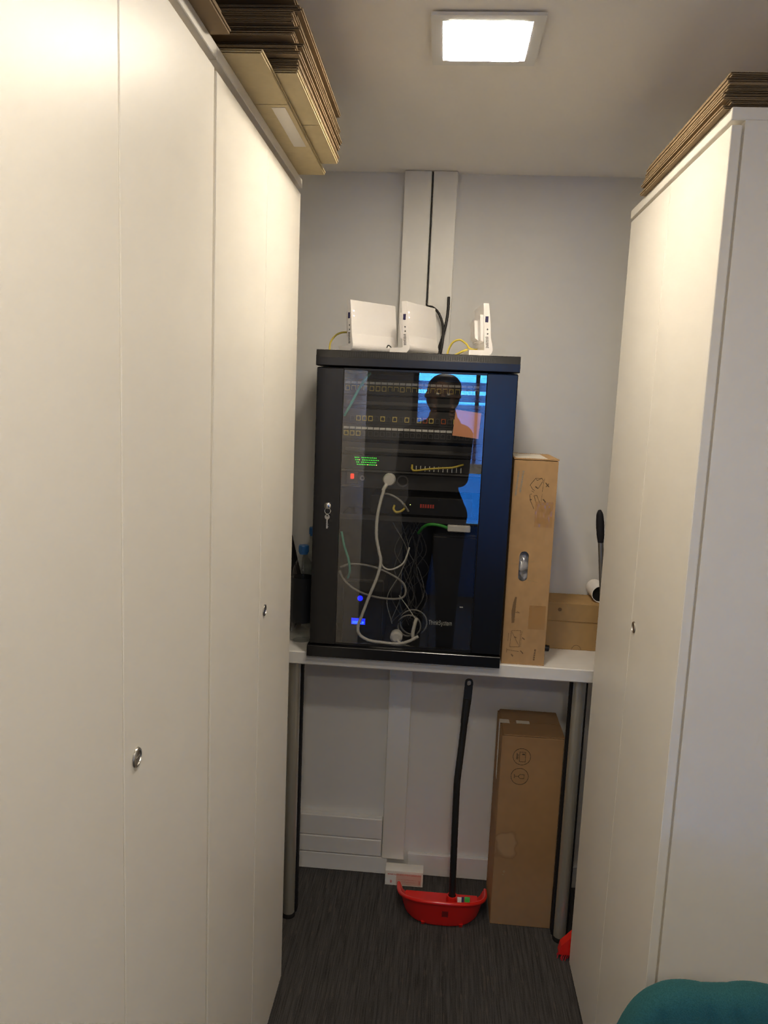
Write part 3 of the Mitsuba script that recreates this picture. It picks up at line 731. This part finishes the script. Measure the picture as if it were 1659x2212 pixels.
# box lying behind
t = thing('cardboard_box', 'low brown carton lying at the back of the table behind the tall carton', 'box')
obj('carton', bx(.343, .585, 2.372, 2.498, TZ, 1.047, .0015), 'mat_kraft_back', t)
obj('flap', bx(.344, .584, 2.369, 2.3718, .989, 1.046, .0008), 'mat_kraft_back', t)
obj('finger_notch', ext(sg.Point(.455, TZ + .002).buffer(.0145).intersection(sg.box(.4, TZ + .002, .5, TZ + .02)).difference(sg.Point(.455, TZ + .002).buffer(.0132)), .0003, FRONT((0, 2.3715, 0))), 'mat_ink_soft', t)
obj('flap_slot', ext(sg.Point(.395, 1.026).buffer(.006), .0002, FRONT((0, 2.3688, 0))), 'mat_ink_soft', t)
single('cable_end', tube([(.338, 2.345, TZ + .010), (.356, 2.345, TZ + .010), (.366, 2.345, TZ + .009)], .0095, 12), 'mat_black_plastic', 'small black cap lying on the table behind the tall carton', 'cap', smooth=40)
# white tube on the box, dark inside
t = thing('cardboard_tube', 'white tube end with a dark opening on top of the low carton', 'tube')
rr_ = .0265
ring = lathe([(rr_ - .0016, 0), (rr_, 0), (rr_, .10), (rr_ - .0016, .10), (rr_ - .0016, 0)], 36)
obj('tube_wall', moved(ring, .522, 2.40, 1.047 + rr_ + .0002, rx=-math.pi / 2), 'mat_white_plastic', t, smooth=40)
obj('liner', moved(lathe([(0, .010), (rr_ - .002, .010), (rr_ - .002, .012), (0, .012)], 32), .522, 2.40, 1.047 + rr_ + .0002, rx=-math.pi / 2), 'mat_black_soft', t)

# ------------------------------------------------------------------ bottles and bag left of the rack
def bottle(x, y, h, r, label, lab=True):
    t = thing('water_bottle', label, 'bottle')
    s = h / .30
    prof = [(0, .004), (r * .75, 0), (r * .96, .006), (r, .02), (r * .965, .05), (r, .058), (r * .965, .07), (r, .08), (r, .205 * s), (r * .93, .225 * s), (r * .68, .248 * s), (r * .40, .262 * s), (.0125, .268 * s), (.0125, .282 * s)]
    obj('body', moved(lathe(prof, 32), x, y, TZ), 'mat_bottle', t, smooth=50)
    g = 16
    cap = lathe([(0, h), (.0142, h), (.0155, h - .003), (.0155, h - .022), (.0132, h - .024), (.0132, h - .028), (0, h - .028)], 32)
    v = np.array(cap.vertices)
    a = np.arctan2(v[:, 1], v[:, 0])
    f = np.where(np.hypot(v[:, 0], v[:, 1]) > .0145, 1 + .025 * np.sign(np.sin(a * g)), 1)
    v[:, :2] *= f[:, None]
    cap.vertices = v
    obj('cap', moved(cap, x, y, TZ), 'mat_blue_cap', t, label='blue screw cap')
    if lab:
        obj('label', moved(lathe([(r + .0004, .062), (r + .0006, .0622), (r + .0006, .205 * s - .004), (r + .0004, .205 * s - .0038)], 32), x, y, TZ), 'mat_bottle_label', t, smooth=40, label='dark label band')
    return t


bottle(-.4055, 2.300, .302, .036, 'clear plastic water bottle with a blue cap left of the rack')
bottle(-.398, 2.440, .335, .036, 'blue-capped bottle behind the front bottle, mostly hidden by the rack', False)
bag = trimesh.convex.convex_hull(np.array([(-.57, 2.39, TZ + .001), (-.450, 2.38, TZ + .001), (-.57, 2.49, TZ + .001), (-.452, 2.48, TZ + .001), (-.437, 2.40, TZ + .16), (-.437, 2.46, TZ + .16), (-.56, 2.39, TZ + .36), (-.475, 2.42, TZ + .31), (-.475, 2.46, TZ + .31), (-.56, 2.48, TZ + .36)]))
t = thing('bag', 'black bag leaning at the wall left of the bottles', 'bag')
obj('body', bag, 'mat_black_soft', t)
obj('strap', tube([(-.53, 2.40, TZ + .34), (-.505, 2.385, TZ + .30), (-.49, 2.376, TZ + .2), (-.50, 2.373, TZ + .06)], .006, 8), 'mat_black_plastic', t, smooth=True)

# ------------------------------------------------------------------ under the table
t = thing('dustpan', 'red dustpan with a long bent black handle on the carpet under the table', 'dustpan')
cx, cy = .078, 2.392
PH = np.linspace(0, math.pi, 41)


def arc(a, b, z):
    c = np.cos(PH)
    return np.stack([cx + a * np.sign(c) * np.abs(c) ** .72, cy - b * np.abs(np.sin(PH)) ** .72, np.full_like(PH, 0) + z], -1)


def skin(curves):
    V = np.vstack(curves)
    n = len(curves[0])
    F = []
    for i in range(len(curves) - 1):
        for j in range(n - 1):
            a, b = i * n + j, i * n + j + 1
            F += [(a, b, b + n), (a, b + n, a + n)]
    return trimesh.Trimesh(V, np.array(F), process=False)


zr = .040 + .054 * np.abs(np.sin(PH)) ** .9
wall = [arc(.120, .142, .008), arc(.124, .147, .014), arc(.130, .154, .5 * zr), arc(.137, .161, zr - .003), arc(.147, .168, zr), arc(.147, .168, zr - .004), arc(.1395, .163, zr - .007), arc(.1335, .157, .5 * zr), arc(.128, .151, .010), arc(.122, .145, .002)]
inner = wall[0]
fl_ = sg.Polygon([(p[0], p[1]) for p in arc(.122, .145, 0)] + [(cx - .120, cy + .012), (cx + .120, cy + .012)])
obj('pan', cat(skin(wall), ext(fl_, .005, trimesh.transformations.translation_matrix((0, 0, .003)))), 'mat_red_plastic', t, smooth=45)
obj('rim', tube(arc(.1445, .1660, zr - .0005), .0062, 10, 2, smooth_path=False), 'mat_red_plastic', t, smooth=True)
for x in (cx - .058, cx + .062):
    obj('foot', trimesh.convex.convex_hull(np.array([(x - .006, 2.262, 0), (x + .006, 2.262, 0), (x - .008, 2.274, .014), (x + .008, 2.274, .014), (x - .005, 2.250, .0), (x + .005, 2.250, .0), (x - .006, 2.244, .012), (x + .006, 2.244, .012)])), 'mat_red_plastic', t)
obj('socket', moved(lathe([(.0125, 0), (.019, 0), (.0185, .035), (.0165, .048), (.0125, .048)], 24), .108, 2.258, .055), 'mat_red_plastic', t, smooth=40)
obj('emblem', ext(sg.box(-.010, -.010, .010, .010), .0012, frame((cx + .010, 2.2345, .052), (1, 0, 0), (0, -.10, .995), (0, -.995, -.10))), 'mat_red_dark', t, label='darker square mark on the front')
obj('handle', tube([(.1085, 2.258, .07), (.1045, 2.256, .30), (.1025, 2.256, .455), (.1035, 2.257, .505), (.1100, 2.262, .60), (.1155, 2.268, .695), (.1180, 2.271, .735)], .0105, 12, 6), 'mat_black_plastic', t, smooth=True)
hk = sg.LineString([(0, 0), (0, .064)]).buffer(.0125)
hk = hk.difference(sg.LineString([(0, .060), (0, .066)]).buffer(.0060))
obj('grip', cat(tube([(.1140, 2.267, .675), (.1175, 2.2705, .722), (.1195, 2.2725, .752)], [.0115, .0125, .0125], 14, 4), ext(hk.buffer(-.002).buffer(.002), .011, frame((.1192, 2.2785, .738), (1, 0, 0), (.05, .05, .9975), (0, -1, .05)))), 'mat_black_plastic', t, smooth=40)
for x, y_, s, m_ in ((.130, 2.268, .0085, 'mat_paper_white'), (.1415, 2.270, .0045, 'mat_navy_port'), (.1565, 2.272, .0085, 'mat_green')):
    obj('sticker', ext(sg.box(-s, -.008, s, .008), .0004, frame((x, y_ - .012, .0905), (1, 0, 0), (0, .25, .97), (0, -.97, .25))), m_, t)
# things in the small white box
t = thing('small_box', 'small white carton with red print on the carpet below the trunking', 'box')
obj('carton', bx(-.116, .014, 2.434, 2.481, 0.0005, .054, .001), 'mat_paper_white', t)
obj('printed_panel', ext(sg.box(-.078, .004, .008, .046), .0002, FRONT((0, 2.4339, 0))), 'mat_paper_pink', t, label='pinkish printed panel')
obj('printed_text', ext(unary_union(dashes((-.107, .0415), (.009, .0415), .0055, 22, 8) + dashes((-.07, .024), (-.01, .024), .002, 20, 9) + dashes((-.07, .016), (-.01, .016), .002, 18, 10) + [sg.box(-.0985, .010, -.092, .020), sg.box(0.0, .010, .004, .024)]), .0002, FRONT((0, 2.4336, 0))), 'mat_print_red', t, label='red lettering')

# tall carton on the floor
t = thing('cardboard_box', 'tall brown carton with round symbols standing on the carpet under the table', 'box')
FX0, FX1, FY0, FY1, FZ = .234, .425, 2.280, 2.480, .638
obj('carton', bx(FX0, FX1, FY0, FY1, 0.0005, FZ, .0015), 'mat_kraft_floor', t)
obj('top_flap', bx(FX0 + .006, FX1 + .001, FY0 + .0015, 2.379, FZ + .0015, FZ + .005), 'mat_kraft_floor', t)
obj('top_flap', bx(FX0 + .006, FX1 + .001, 2.3815, FY1, FZ + .0015, FZ + .005), 'mat_kraft_floor', t)
obj('top_tape', cat(bx(FX0 - .0006, FX0 + .030, 2.366, 2.395, FZ + .0052, FZ + .0056), bx(FX0 + .052, FX0 + .094, 2.369, 2.392, FZ + .0052, FZ + .0056), bx(FX0 - .0008, FX0 - .0003, 2.366, 2.395, .45, FZ + .0054)), 'mat_tape_pale', t, label='clear tape over the flap joint')


def ringp(x, z, r, w):
    return sg.Point(x, z).buffer(r).difference(sg.Point(x, z).buffer(r - w))


cx_, cz_ = .2985, .5735
draw([ringp(cx_, cz_, .0275, .0016), sg.box(cx_ - .0075, cz_ - .017, cx_ + .012, cz_ + .016).difference(sg.box(cx_ - .006, cz_ - .0155, cx_ + .0105, cz_ + .0145)), sg.box(cx_ - .016, cz_ - .009, cx_ - .0135, cz_ + .010), sg.box(cx_ - .012, cz_ - .011, cx_ - .0105, cz_ + .008),
      sg.box(cx_ + .001, cz_ + .006, cx_ + .009, cz_ + .0105)], 'mat_ink', 'printed_symbol', y=FY0 - .0003, parent=t, label='round printed symbol of a carton')
cx_, cz_ = .2960, .5085
draw([ringp(cx_, cz_, .0275, .0016), sg.box(cx_ - .017, cz_ - .007, cx_ - .0155, cz_ + .007), sg.box(cx_ - .0155, cz_ - .0007, cx_ - .004, cz_ + .0007),
      sg.Polygon([(cx_ - .005, cz_), (cx_ + .0005, cz_ + .0075), (cx_ + .014, cz_ + .0075), (cx_ + .014, cz_ - .0075), (cx_ + .0005, cz_ - .0075)]).difference(sg.Polygon([(cx_ - .003, cz_), (cx_ + .001, cz_ + .006), (cx_ + .0128, cz_ + .006), (cx_ + .0128, cz_ - .006), (cx_ + .001, cz_ - .006)]))],
     'mat_ink', 'printed_symbol', y=FY0 - .0003, parent=t, label='round printed symbol of a wine glass')
draw([sg.Point(.268, .185).buffer(.004), sg.box(.262, .172, .268, .176)], 'mat_kraft_2', 'scuff', y=FY0 - .0003, parent=t)

# broom leaning behind the right cabinet
t = thing('broom', 'broom behind the right cabinet, red head at the table leg, dark grip above', 'broom')
hd = trimesh.convex.convex_hull(np.array([(x, y, zz) for x, zz in ((.432, .020), (.437, .048), (.47, .085), (.64, .085), (.695, .048), (.70, .020)) for y in (2.140, 2.168)]))
obj('head', hd, 'mat_red_plastic', t)
r = np.random.default_rng(3)
br = []
for i in range(220):
    x = r.uniform(.434, .698)
    y = r.uniform(2.1425, 2.1655)
    br.append(tube([(x, y, .0215), (x + (x - .565) * .05 + r.uniform(-.003, .003), y + (y - 2.154) * .4, .0005)], .0012, 4, smooth_path=False))
obj('bristles', cat(*br), 'mat_red_bristle', t, kind='stuff')
HB, HT = np.array([.590, 2.154, .07]), np.array([.448, 2.158, 1.372])
P_ = lambda f: tuple(HB + (HT - HB) * f)
obj('ferrule', tube([P_(0), P_(.05), P_(.12)], [.020, .016, .0135], 14, 3), 'mat_red_bristle', t, smooth=True)
obj('handle', tube([P_(.11), P_(.5), P_(.95)], .0075, 12, 4), 'mat_steel_dark', t, smooth=True)
obj('grip', tube([P_(.93), P_(.945), P_(.97), P_(.99), P_(1.0)], [.008, .0105, .0115, .0095, .004], 16, 6), 'mat_black_soft', t, smooth=True)

# ------------------------------------------------------------------ office chair at the lower right
t = thing('office_chair', 'teal upholstered office chair at the lower right corner', 'chair')
nu, nw = 61, 25
U = np.linspace(0, 1, nu)
x_ = .270 + .44 * U
px_ = .270 + .44 * np.array([0, .05, .10, .16, .22, .285, .33, .37, .42, .48, .60, .8, .92, 1])
pz_ = np.array([.72, .80, .832, .851, .857, .855, .850, .849, .854, .855, .842, .832, .80, .72])
zt = np.interp(x_, px_, pz_)
zt = np.convolve(np.pad(zt, 3, mode='edge'), np.ones(7) / 7, mode='valid')
yc = 1.0 + .05 * (U - .2)
V, F = [], []
zb_ = .42
for i in range(nu):
    half = .040 * (1 - (abs(2 * U[i] - 1)) ** 6) ** .5 + .004
    for j in range(nw * 2):
        a = 2 * math.pi * j / (nw * 2)
        ca, sa_ = math.cos(a), math.sin(a)
        yy = half * np.sign(ca) * abs(ca) ** .7
        zz_ = (np.sign(sa_) * abs(sa_) ** .55 + 1) / 2
        zz_ = zb_ + (zt[i] - zb_) * zz_
        cr = 0
        for c0, sl in ((.335, .25), (.405, .22), (.440, .30)):
            dx = x_[i] - (c0 + sl * (.86 - zz_))
            cr += .010 * math.exp(-(dx / .0045) ** 2)
        cr *= min(1, max(0, (.30 - abs(zz_ - .80)) / .1)) * (1 if sa_ < .85 else .3)
        V.append((x_[i], yc[i] + yy * (1 - cr / .044), zz_))
n2 = nw * 2
for i in range(nu - 1):
    for j in range(n2):
        a, b = i * n2 + j, i * n2 + (j + 1) % n2
        F += [(a, b, b + n2), (a, b + n2, a + n2)]
V += [(x_[0], yc[0], .6), (x_[-1], yc[-1], .6)]
for j in range(n2):
    F += [(nu * n2, (j + 1) % n2, j), (nu * n2 + 1, (nu - 1) * n2 + j, (nu - 1) * n2 + (j + 1) % n2)]
bk = trimesh.Trimesh(np.array(V), np.array(F), process=False)
trimesh.repair.fix_normals(bk)
obj('backrest', bk, 'mat_teal_fabric', t, smooth=60)
sm = sg.box(-.22, -.21, .22, .21).buffer(-.09).buffer(.09)
seat = moved(ext(sm, .07), .53, .76, .40)
obj('seat', seat, 'mat_teal_fabric', t, smooth=30)
obj('back_bracket', tube([(.50, 1.02, .62), (.51, 1.03, .48), (.52, .98, .385), (.53, .80, .385)], .018, 10), 'mat_black_plastic', t, smooth=True)
obj('column', moved(lathe([(0, .06), (.03, .06), (.03, .20), (.02, .205), (.02, .398), (0, .398)], 20), .53, .76), 'mat_black_plastic', t, smooth=40)
for i in range(5):
    a = i * 2 * math.pi / 5 + .3
    p0, p1 = np.array([.53, .76, .09]), np.array([.53 + .25 * math.cos(a), .76 + .25 * math.sin(a), .062])
    sp = obj('base_arm', tube([p0, p1], [.022, .012], 8, smooth_path=False), 'mat_black_plastic', t, smooth=40)
    w_ = trimesh.creation.cylinder(.025, .03, sections=20)
    obj('caster', moved(w_, p1[0], p1[1], .0255, ry=math.pi / 2, rz=a), 'mat_black_plastic', sp, smooth=40)


# ------------------------------------------------------------------ the photographer, seen only as a mirror image in the rack glass
def hull(joints, bones, length=.012, it=12):
    M = None
    S = {}
    for n_, (p, r_) in joints.items():
        S[n_] = manifold3d.Manifold.sphere(r_, 20).translate(tuple(map(float, p)))
    for a, b in bones:
        h = manifold3d.Manifold.batch_hull([S[a], S[b]])
        M = h if M is None else M + h
    M = M.refine_to_length(length)
    me = M.to_mesh()
    tm = trimesh.Trimesh(me.vert_properties[:, :3], me.tri_verts, process=False)
    trimesh.smoothing.filter_taubin(tm, iterations=it)
    return tm


PX, PYY = -0.022, -.34
off = np.array([PX, PYY, 0])
J = {}
def j(n_, x, y, z, r_):
    J[n_] = (np.array([x, y, z]) + off, r_)
j('skull', 0.014, .000, 1.715, .088); j('crown', 0.014, -.012, 1.735, .080); j('jaw', 0.016, .045, 1.625, .048); j('chin', 0.016, .066, 1.603, .026); j('nose0', 0.016, .088, 1.695, .012); j('nose1', 0.016, .108, 1.664, .013)
j('brow', 0.016, .066, 1.715, .040); j('earl', -0.078, .0, 1.69, .016); j('earr', 0.108, .0, 1.69, .016)
j('neck0', 0.018, -.012, 1.60, .056); j('neck1', 0, -.02, 1.50, .060)
j('chest', 0, 0, 1.36, .125); j('chestl', -.075, 0, 1.37, .105); j('chestr', .075, 0, 1.37, .105); j('waist', 0, 0, 1.13, .115); j('hipl', -.085, 0, .97, .105); j('hipr', .085, 0, .97, .105)
j('shl', -.165, -.01, 1.440, .058); j('shr', .140, -.01, 1.455, .058)
j('ell', -.190, .12, 1.215, .043); j('elr', .135, .12, 1.215, .043)
j('wrl', -.038, .285, 1.535, .027); j('wrr', .084, .285, 1.535, .027)
j('palml', -.030, .305, 1.585, .026); j('palmr', .074, .305, 1.585, .026)
j('knl', -.10, .02, .52, .062); j('knr', .10, .02, .52, .062); j('anl', -.105, -.01, .10, .042); j('anr', .105, -.01, .10, .042)
j('hel', -.105, -.04, .045, .034); j('her', .105, -.04, .045, .034); j('tol', -.125, .13, .032, .030); j('tor', .125, .13, .032, .030)
for s, sn in ((-1, 'l'), (1, 'r')):
    for fi, (z0, ln) in enumerate(((1.620, .072), (1.600, .078), (1.580, .074), (1.562, .060))):
        j(f'f{sn}{fi}a', s * .052 + .022, .315, z0, .0095); j(f'f{sn}{fi}b', s * .0535 + .022, .345, z0 + .002, .0088); j(f'f{sn}{fi}c', s * (.0475) + .022, .352, z0 + .002, .0078)
    j(f't{sn}a', s * .054 + .022, .285, 1.60, .011); j(f't{sn}b', s * .050 + .022, .288, 1.63, .0095); j(f't{sn}c', s * .036 + .022, .298, 1.645, .0085)
B = [('skull', 'crown'), ('skull', 'jaw'), ('jaw', 'chin'), ('nose0', 'nose1'), ('skull', 'brow'), ('skull', 'earl'), ('skull', 'earr'), ('skull', 'neck0'), ('neck0', 'neck1'), ('neck1', 'chest'), ('chestl', 'chestr'), ('chest', 'waist'), ('chestl', 'waist'), ('chestr', 'waist'), ('waist', 'hipl'), ('waist', 'hipr'), ('hipl', 'hipr'),
     ('chestl', 'shl'), ('chestr', 'shr'), ('neck1', 'shl'), ('neck1', 'shr'), ('shl', 'ell'), ('shr', 'elr'), ('ell', 'wrl'), ('elr', 'wrr'), ('wrl', 'palml'), ('wrr', 'palmr'), ('hipl', 'knl'), ('hipr', 'knr'), ('knl', 'anl'), ('knr', 'anr'), ('anl', 'hel'), ('anr', 'her'), ('hel', 'tol'), ('her', 'tor'), ('anl', 'tol'), ('anr', 'tor')]
for sn in 'lr':
    for fi in range(4):
        B += [(f'palm{sn}', f'f{sn}{fi}a'), (f'f{sn}{fi}a', f'f{sn}{fi}b'), (f'f{sn}{fi}b', f'f{sn}{fi}c')]
    B += [(f'palm{sn}', f't{sn}a'), (f't{sn}a', f't{sn}b'), (f't{sn}b', f't{sn}c')]
t = thing('person', 'person in dark clothes holding up a phone, mirrored in the rack glass', 'person')
obj('body', hull(J, B, .010, 6), 'mat_skin', t, smooth=True)


def clothes(names, grow, bones):
    J2 = {n_: (J[n_][0], J[n_][1] + grow) for n_ in names}
    return hull(J2, [b for b in bones if b[0] in J2 and b[1] in J2], .016, 8)


obj('jacket', clothes(['neck1', 'chest', 'chestl', 'chestr', 'waist', 'hipl', 'hipr', 'shl', 'shr', 'ell', 'elr', 'wrl', 'wrr'], .013, B), 'mat_jacket', t, smooth=True)
obj('trousers', clothes(['hipl', 'hipr', 'knl', 'knr', 'anl', 'anr'], .010, B), 'mat_trousers', t, smooth=True)
obj('shoe', clothes(['anl', 'hel', 'tol'], .0, B) if False else hull({n_: (J[n_][0] + np.array([0, 0, .002]), J[n_][1] + .008) for n_ in ('hel', 'tol')}, [('hel', 'tol')], .012, 4), 'mat_black_soft', t, smooth=True)
obj('shoe', hull({n_: (J[n_][0] + np.array([0, 0, .002]), J[n_][1] + .008) for n_ in ('her', 'tor')}, [('her', 'tor')], .012, 4), 'mat_black_soft', t, smooth=True)
HJ = {'a': (off + (.014, -.020, 1.728), .096), 'b': (off + (.042, -.01, 1.738), .084), 'c': (off + (-.05, -.03, 1.66), .034), 'd': (off + (.08, -.03, 1.66), .034), 'e': (off + (.014, -.06, 1.60), .060)}
obj('hair', hull(HJ, [('a', 'b'), ('a', 'c'), ('b', 'd'), ('a', 'e'), ('c', 'e'), ('d', 'e')], .012, 8), 'mat_hair', t, smooth=True)
for s in (-1, 1):
    obj('eye', ball(off + (.016 + s * .032, .094, 1.700), .010, 2), 'mat_paper_white', t, smooth=True)
obj('mouth', ball(off + (.016, .086, 1.632), (.022, .006, .005), 2), 'mat_print_red', t, smooth=True)
t = thing('phone', 'black phone held at the camera by the mirrored person', 'phone')
obj('case', bx(-.036, .036, -.031, -.022, 1.535, 1.684, .002), 'mat_black_plastic', t)
obj('lens', moved(lathe([(0, 0), (.007, 0), (.007, .002), (0, .002)], 20), .0, -.022, 1.647, rx=-math.pi / 2), 'mat_chrome', t, smooth=40)
